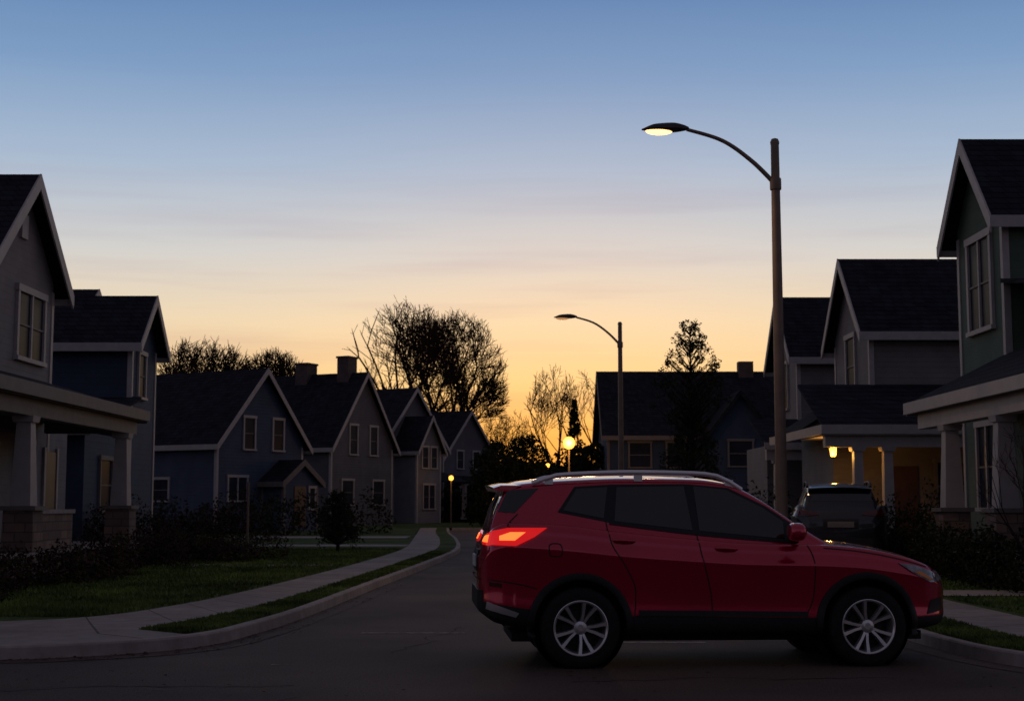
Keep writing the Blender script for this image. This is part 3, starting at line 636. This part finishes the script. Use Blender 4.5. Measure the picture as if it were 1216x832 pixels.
    patch('tail_light_core',[(-1.84,1.235),(-1.94,1.16),(-2.08,1.16),(-2.08,1.20),(-1.98,1.235)],'side',.02,hm,True,.03)
    for s_ in (1,-1): patch('tail_light_rear',[(s_*.40,1.14),(s_*.77,1.11),(s_*.77,1.235),(s_*.45,1.20)],'rear',.014,tm,False,.03); patch('tail_light_core',[(s_*.55,1.15),(s_*.74,1.14),(s_*.74,1.21),(s_*.55,1.19)],'rear',.02,hm,False,.03)
    patch('number_plate',[(-.25,.90),(.25,.90),(.25,1.01),(-.25,1.01)],'rear',.02,'plate' if lit else 'trim_dark'); patch('plate_recess',[(-.34,.86),(.34,.86),(.34,1.06),(-.34,1.06)],'rear',.008,'black_plastic')
    patch('rear_bumper_cladding',[(-.7,.52),(.7,.52),(.68,.70),(-.68,.70)],'rear',.012,'black_plastic'); patch('rear_reflector',[(-2.17,.74),(-2.06,.73),(-2.06,.77),(-2.17,.78)],'side',.008,'tail_off',True,.03)
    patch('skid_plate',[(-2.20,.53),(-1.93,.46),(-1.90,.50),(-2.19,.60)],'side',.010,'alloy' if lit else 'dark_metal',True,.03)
    strip('tailgate_gap',[(-.66,.80),(0,.79),(.66,.80)],.012,'rear',.004,'seam')
    patch('head_light',[(1.66,.945),(1.82,.925),(2.02,.86),(2.10,.77),(1.97,.765),(1.80,.85)],'side',.012,'headlamp',True,.03); patch('indicator',[(1.80,.865),(1.96,.785),(2.02,.785),(1.88,.865)],'side',.018,'amber',True,.03)
    for s_ in (1,-1): patch('head_light_front',[(s_*.42,.76),(s_*.72,.78),(s_*.72,.87),(s_*.45,.83)],'front',.012,'headlamp',False,.03)
    patch('grille',[(-.40,.60),(.40,.60),(.42,.74),(-.42,.74)],'front',.01,'black_plastic'); patch('lower_grille',[(-.45,.46),(.45,.46),(.44,.56),(-.44,.56)],'front',.01,'black_plastic')
    patch('fog_lamp_recess',[(1.93,.47),(2.13,.50),(2.12,.62),(1.98,.60)],'side',.006,'black_plastic',True,.03)
    for cx in (-AX,AX):
        for sg in (1,-1):
            P=[];Fq=[];K=44
            for k in range(K+1):
                a=math.radians(-14+208*k/K)
                for (r_,off) in ((.49,.0),(.485,.018),(.44,.03),(.425,.022)):
                    x=cx+r_*math.cos(a); z=.375+r_*math.sin(a); z=max(z,.285)
                    h_,d=ray(x,z,'side'); y=h_.y if h_ is not None else -.88
                    P.append((x,sg*(y-off),z))
                x=cx+.425*math.cos(a); z=max(.375+.425*math.sin(a),.285); P.append((x,sg*-.74,z))
            for k in range(K):
                for j in range(4): Fq.append((k*5+j,k*5+j+1,(k+1)*5+j+1,(k+1)*5+j))
            mesh('wheel_arch',P,Fq,['black_plastic'],None,E,True,True,50)
    mb=MB()
    for cx in (-AX,AX):
        for sg in (1,-1):
            V_=[];seg=48
            for y in (sg*.5,sg*1.3):
                for k in range(seg): a=2*math.pi*k/seg; V_.append((cx+.44*math.cos(a),y,.375+.44*math.sin(a)))
            F_=[(k,(k+1)%seg,(k+1)%seg+seg,k+seg) for k in range(seg)]+[tuple(range(seg)),tuple(range(seg,2*seg))]
            mb.add(V_,F_,'black_plastic')
    cut=mb.build('cutter',None); cut.parent=E
    bpy.context.view_layer.update()
    md=body.modifiers.new('b','BOOLEAN'); md.object=cut; md.operation='DIFFERENCE'; md.solver='EXACT'
    try: md.material_mode='TRANSFER'
    except Exception: pass
    dg=bpy.context.evaluated_depsgraph_get(); nm=bpy.data.meshes.new_from_object(body.evaluated_get(dg)); body.modifiers.clear(); body.data=nm; bpy.data.objects.remove(cut)
    nm.set_sharp_from_angle(angle=math.radians(40))
    mb=MB()
    for cx in (-AX,AX):
        for sg in (1,-1):
            lathe(mb,[(0,sg*.51),(.433,sg*.51),(.433,sg*.80)],40,'seam','y',(cx,0,.375))
    mb.box(-1.95,1.95,-.6,.6,.22,.30,'seam'); mb.build('underbody',E)
    for nm_,cx in (('rear_wheel',-AX),('front_wheel',AX)):
        for sg in (-1,1):
            w=bpy.data.objects.new(nm_,None); w.location=(cx,sg*.815,.365); link(w,E); w.rotation_euler=(0,random.uniform(0,1),0)
            mb=MB(); o_=sg
            prof=[(.243,-.10),(.252,-.115),(.30,-.12),(.335,-.113),(.355,-.098),(.364,-.07),(.365,0),(.364,.07),(.355,.098),(.335,.113),(.30,.12),(.252,.115),(.243,.10)]
            lathe(mb,[(r,o_*h_) for r,h_ in prof],72,'tire')
            for k in range(72):
                a=2*math.pi*k/72
                for yy in (-.085,.045):
                    Vb=[]
                    for rr in (.358,.3685):
                        for (da,dy) in ((0,0),(.055,0),(.055,.04),(0,.04)): Vb.append((rr*math.cos(a+da),yy+dy,rr*math.sin(a+da)))
                    mb.add(Vb,[(4,5,6,7),(0,1,5,4),(1,2,6,5),(2,3,7,6),(3,0,4,7)],'tire')
            mb.build('tire',w,True,35)
            mb=MB(); lathe(mb,[(r,o_*h_) for r,h_ in [(.246,.112),(.252,.120),(.246,.122),(.232,.108),(.222,.06),(.215,-.09)]],64,'alloy')
            lathe(mb,[(r,o_*h_) for r,h_ in [(0,.096),(.028,.096),(.034,.089),(.06,.084),(.066,.06),(.066,.02)]],32,'alloy')
            for k in range(5):
                for da in (-.2,.2):
                    a=2*math.pi*k/5; Vb=[]
                    for (rr,aa,hw,y0,y1) in ((.045,a+da*.9,.018,.03,.082),(.13,a+da,.017,.045,.095),(.236,a+da*1.25,.023,.06,.112)):
                        c_=Vector((math.cos(aa),0,math.sin(aa)))*rr; t=Vector((-math.sin(aa),0,math.cos(aa)))
                        for (u_,yy) in ((-hw,y0),(-hw*.7,y1),(hw*.7,y1),(hw,y0)): p=c_+t*u_; Vb.append((p.x,o_*yy,p.z))
                    Fb=[]
                    for q in range(2):
                        for j in range(4): Fb.append((q*4+j,q*4+(j+1)%4,q*4+4+(j+1)%4,q*4+4+j))
                    mb.add(Vb,Fb,'alloy')
            mb.build('rim',w,True,30)
            mb=MB(); lathe(mb,[(r,o_*h_) for r,h_ in [(0,.0),(.16,.0),(.165,-.02),(.218,-.03)]],48,'dark_metal'); mb.build('brake_disc',w,True,30)
    for sg in (-1,1):
        mb=MB(); ellipsoid(mb,(.66,sg*1.0,1.235),(.085,.125,.085),paint,24,16,.75); mb.build('door_mirror',E,True)
        mb=MB(); tube(mb,[(.70,sg*.82,1.155),(.69,sg*.93,1.19)],[.035,.03],10,'black_plastic'); mb.build('mirror_stalk',E,True,40)
        for hx,hz in ((-.93,1.155),(.03,1.08)):
            h_,_=ray(hx,hz,'side'); y=abs(h_.y)
            mb=MB(); tube(mb,[(hx-.10,sg*(y+.0),hz+.006),(hx-.08,sg*(y+.03),hz+.006),(hx,sg*(y+.038),hz+.002),(hx+.08,sg*(y+.03),hz-.002),(hx+.10,sg*y,hz-.004)],[.014,.017,.018,.017,.014],10,paint); mb.build('door_handle',E,True,50)
        mb=MB(); pts=[]
        for t in np.linspace(0,1,18):
            x=-1.76+2.0*t; lift=.06*min(1,min(t,1-t)*8); pts.append((x,sg*(.62-.02*abs(t-.5)),zt2(x)+lift-.005))
        tube(mb,pts,[.023]*18,10,bright); mb.build('roof_rail',E,True,50)
        mb=MB()
        for x in (-1.6,-.75,.12): mb.box(x-.04,x+.04,sg*.60-.018,sg*.60+.018,zt2(x)-.03,zt2(x)+.04,bright)
        mb.build('rail_foot',E)
    mb=MB(); V_=[];F_=[]
    for y in np.linspace(-.60,.60,13):
        dz=-.03*(abs(y)/.6)**2.5; bx=.05*(abs(y)/.6)**2
        for (x,z) in ((-1.86,1.695),(-2.05,1.695),(-2.17+bx,1.672),(-2.16+bx,1.650),(-1.98,1.635)): V_.append((x,y,z+dz))
    for i in range(12):
        for j in range(5): F_.append((i*5+j,i*5+(j+1)%5,(i+1)*5+(j+1)%5,(i+1)*5+j))
    F_+=[tuple(range(5)),tuple(range(60,65))]; mb.add(V_,F_,paint); mb.build('spoiler',E,True,35)
    mb=MB(); lathe(mb,[(.0,0),(.028,.0),(.03,.12),(.0,.12)],16,'dark_metal','y',(-1.95,.45,.3)); mb.build('exhaust',E)
    return E
build_car('parked_car',(1.90,14.28,0),4,'paint_red',True)
build_car('parked_car',(6.75,30.1,GZ+.006),80,'paint_navy',False)

# ------------------------------------------------------------ sky and light
W=bpy.data.worlds.new('World'); S.world=W; W.use_nodes=True; nt=W.node_tree; N=nt.nodes; L=nt.links
bg=N['Background']; SE,SR=1.0,2.0
sky=N.new('ShaderNodeTexSky'); sky.sky_type='NISHITA'; sky.sun_disc=False; sky.sun_elevation=math.radians(SE); sky.sun_rotation=math.radians(SR)
tc=N.new('ShaderNodeTexCoord'); sp=N.new('ShaderNodeSeparateXYZ'); nrm=N.new('ShaderNodeVectorMath'); nrm.operation='NORMALIZE'; L.new(tc.outputs['Generated'],nrm.inputs[0]); L.new(nrm.outputs[0],sp.inputs[0])
mz=N.new('ShaderNodeMath'); mz.operation='MULTIPLY'; mz.inputs[1].default_value=2; mz.use_clamp=True; L.new(sp.outputs['Z'],mz.inputs[0])
def mkramp(stops):
    ramp=N.new('ShaderNodeValToRGB'); cr=ramp.color_ramp; L.new(mz.outputs[0],ramp.inputs[0])
    while len(cr.elements)<len(stops): cr.elements.new(.5)
    for e_,(p,c) in zip(cr.elements,stops): e_.position=p; e_.color=lin(*c)
    return ramp
west=mkramp([(0,(238,150,76)),(.10,(242,183,112)),(.17,(243,206,150)),(.25,(234,213,180)),(.34,(208,207,204)),(.46,(165,184,207)),(.58,(124,156,195)),(.70,(92,130,178)),(.82,(76,98,136)),(1.0,(86,82,96))])
east=mkramp([(0,(112,100,108)),(.2,(126,113,126)),(.5,(102,106,128)),(1.0,(86,82,96))])
mr=N.new('ShaderNodeMapRange'); mr.interpolation_type='SMOOTHSTEP'; mr.inputs[1].default_value=-.1; mr.inputs[2].default_value=.93; L.new(sp.outputs['Y'],mr.inputs[0])
tmx=N.new('ShaderNodeMix'); tmx.data_type='RGBA'; L.new(east.outputs[0],tmx.inputs['A']); L.new(west.outputs[0],tmx.inputs['B']); L.new(mr.outputs[0],tmx.inputs['Factor'])
sd=Vector((math.sin(math.radians(SR)),math.cos(math.radians(SR)),.03)).normalized()
dt=N.new('ShaderNodeVectorMath'); dt.operation='DOT_PRODUCT'; dt.inputs[1].default_value=sd; L.new(nrm.outputs[0],dt.inputs[0])
pw=N.new('ShaderNodeMath'); pw.operation='POWER'; pw.inputs[1].default_value=60; mx=N.new('ShaderNodeMath'); mx.operation='MAXIMUM'; mx.inputs[1].default_value=0; L.new(dt.outputs['Value'],mx.inputs[0]); L.new(mx.outputs[0],pw.inputs[0])
gl=N.new('ShaderNodeVectorMath'); gl.operation='SCALE'; gl.inputs[0].default_value=(.15,.03,-.045); L.new(pw.outputs[0],gl.inputs['Scale'])
ad=N.new('ShaderNodeVectorMath'); ad.operation='ADD'; L.new(tmx.outputs['Result'],ad.inputs[0]); L.new(gl.outputs[0],ad.inputs[1])
mp=N.new('ShaderNodeMapping'); mp.inputs['Scale'].default_value=(2.2,2.2,34); mp.inputs['Location'].default_value=(3.1,0,1.7); L.new(nrm.outputs[0],mp.inputs[0]); cn=N.new('ShaderNodeTexNoise'); cn.inputs['Scale'].default_value=1.6; cn.inputs['Detail'].default_value=5; L.new(mp.outputs[0],cn.inputs['Vector'])
cm=N.new('ShaderNodeMapRange'); cm.inputs[1].default_value=.50; cm.inputs[2].default_value=.72; cm.inputs[3].default_value=0; cm.inputs[4].default_value=.6; L.new(cn.outputs['Fac'],cm.inputs[0])
zf=N.new('ShaderNodeMapRange'); zf.inputs[1].default_value=.15; zf.inputs[2].default_value=.26; zf.inputs[3].default_value=1; zf.inputs[4].default_value=.15; L.new(sp.outputs['Z'],zf.inputs[0])
cmm=N.new('ShaderNodeMath'); cmm.operation='MULTIPLY'; L.new(cm.outputs[0],cmm.inputs[0]); L.new(zf.outputs[0],cmm.inputs[1])
cc=N.new('ShaderNodeVectorMath'); cc.operation='MULTIPLY'; cc.inputs[1].default_value=(.82,.76,.84); L.new(ad.outputs[0],cc.inputs[0])
mxc=N.new('ShaderNodeMix'); mxc.data_type='RGBA'; L.new(cc.outputs[0],mxc.inputs['B']); L.new(cmm.outputs[0],mxc.inputs['Factor']); L.new(ad.outputs[0],mxc.inputs['A'])
sk=N.new('ShaderNodeVectorMath'); sk.operation='SCALE'; sk.inputs['Scale'].default_value=.008; L.new(sky.outputs[0],sk.inputs[0])
a2=N.new('ShaderNodeVectorMath'); a2.operation='ADD'; L.new(mxc.outputs['Result'],a2.inputs[0]); L.new(sk.outputs[0],a2.inputs[1]); L.new(a2.outputs[0],bg.inputs['Color']); bg.inputs['Strength'].default_value=1.0
su=bpy.data.lights.new('sun','SUN'); su.energy=.1; su.angle=math.radians(3); su.color=(1,.6,.35)
so=bpy.data.objects.new('sun',su); dirv=-Vector((math.sin(math.radians(SR)),math.cos(math.radians(SR)),math.tan(math.radians(3)))); so.rotation_euler=dirv.to_track_quat('-Z','Y').to_euler(); so.location=(3,90,30); link(so)
# ------------------------------------------------------------ camera
cam=bpy.data.cameras.new('camera'); cam.sensor_width=36; cam.lens=36*1700/1216; cam.clip_end=3000; cam.dof.use_dof=True; cam.dof.focus_distance=13.8; cam.dof.aperture_fstop=4.5
co=bpy.data.objects.new('camera',cam); co.location=(0,0,1.5); co.rotation_euler=(math.radians(90+6.08),0,0); link(co); S.camera=co
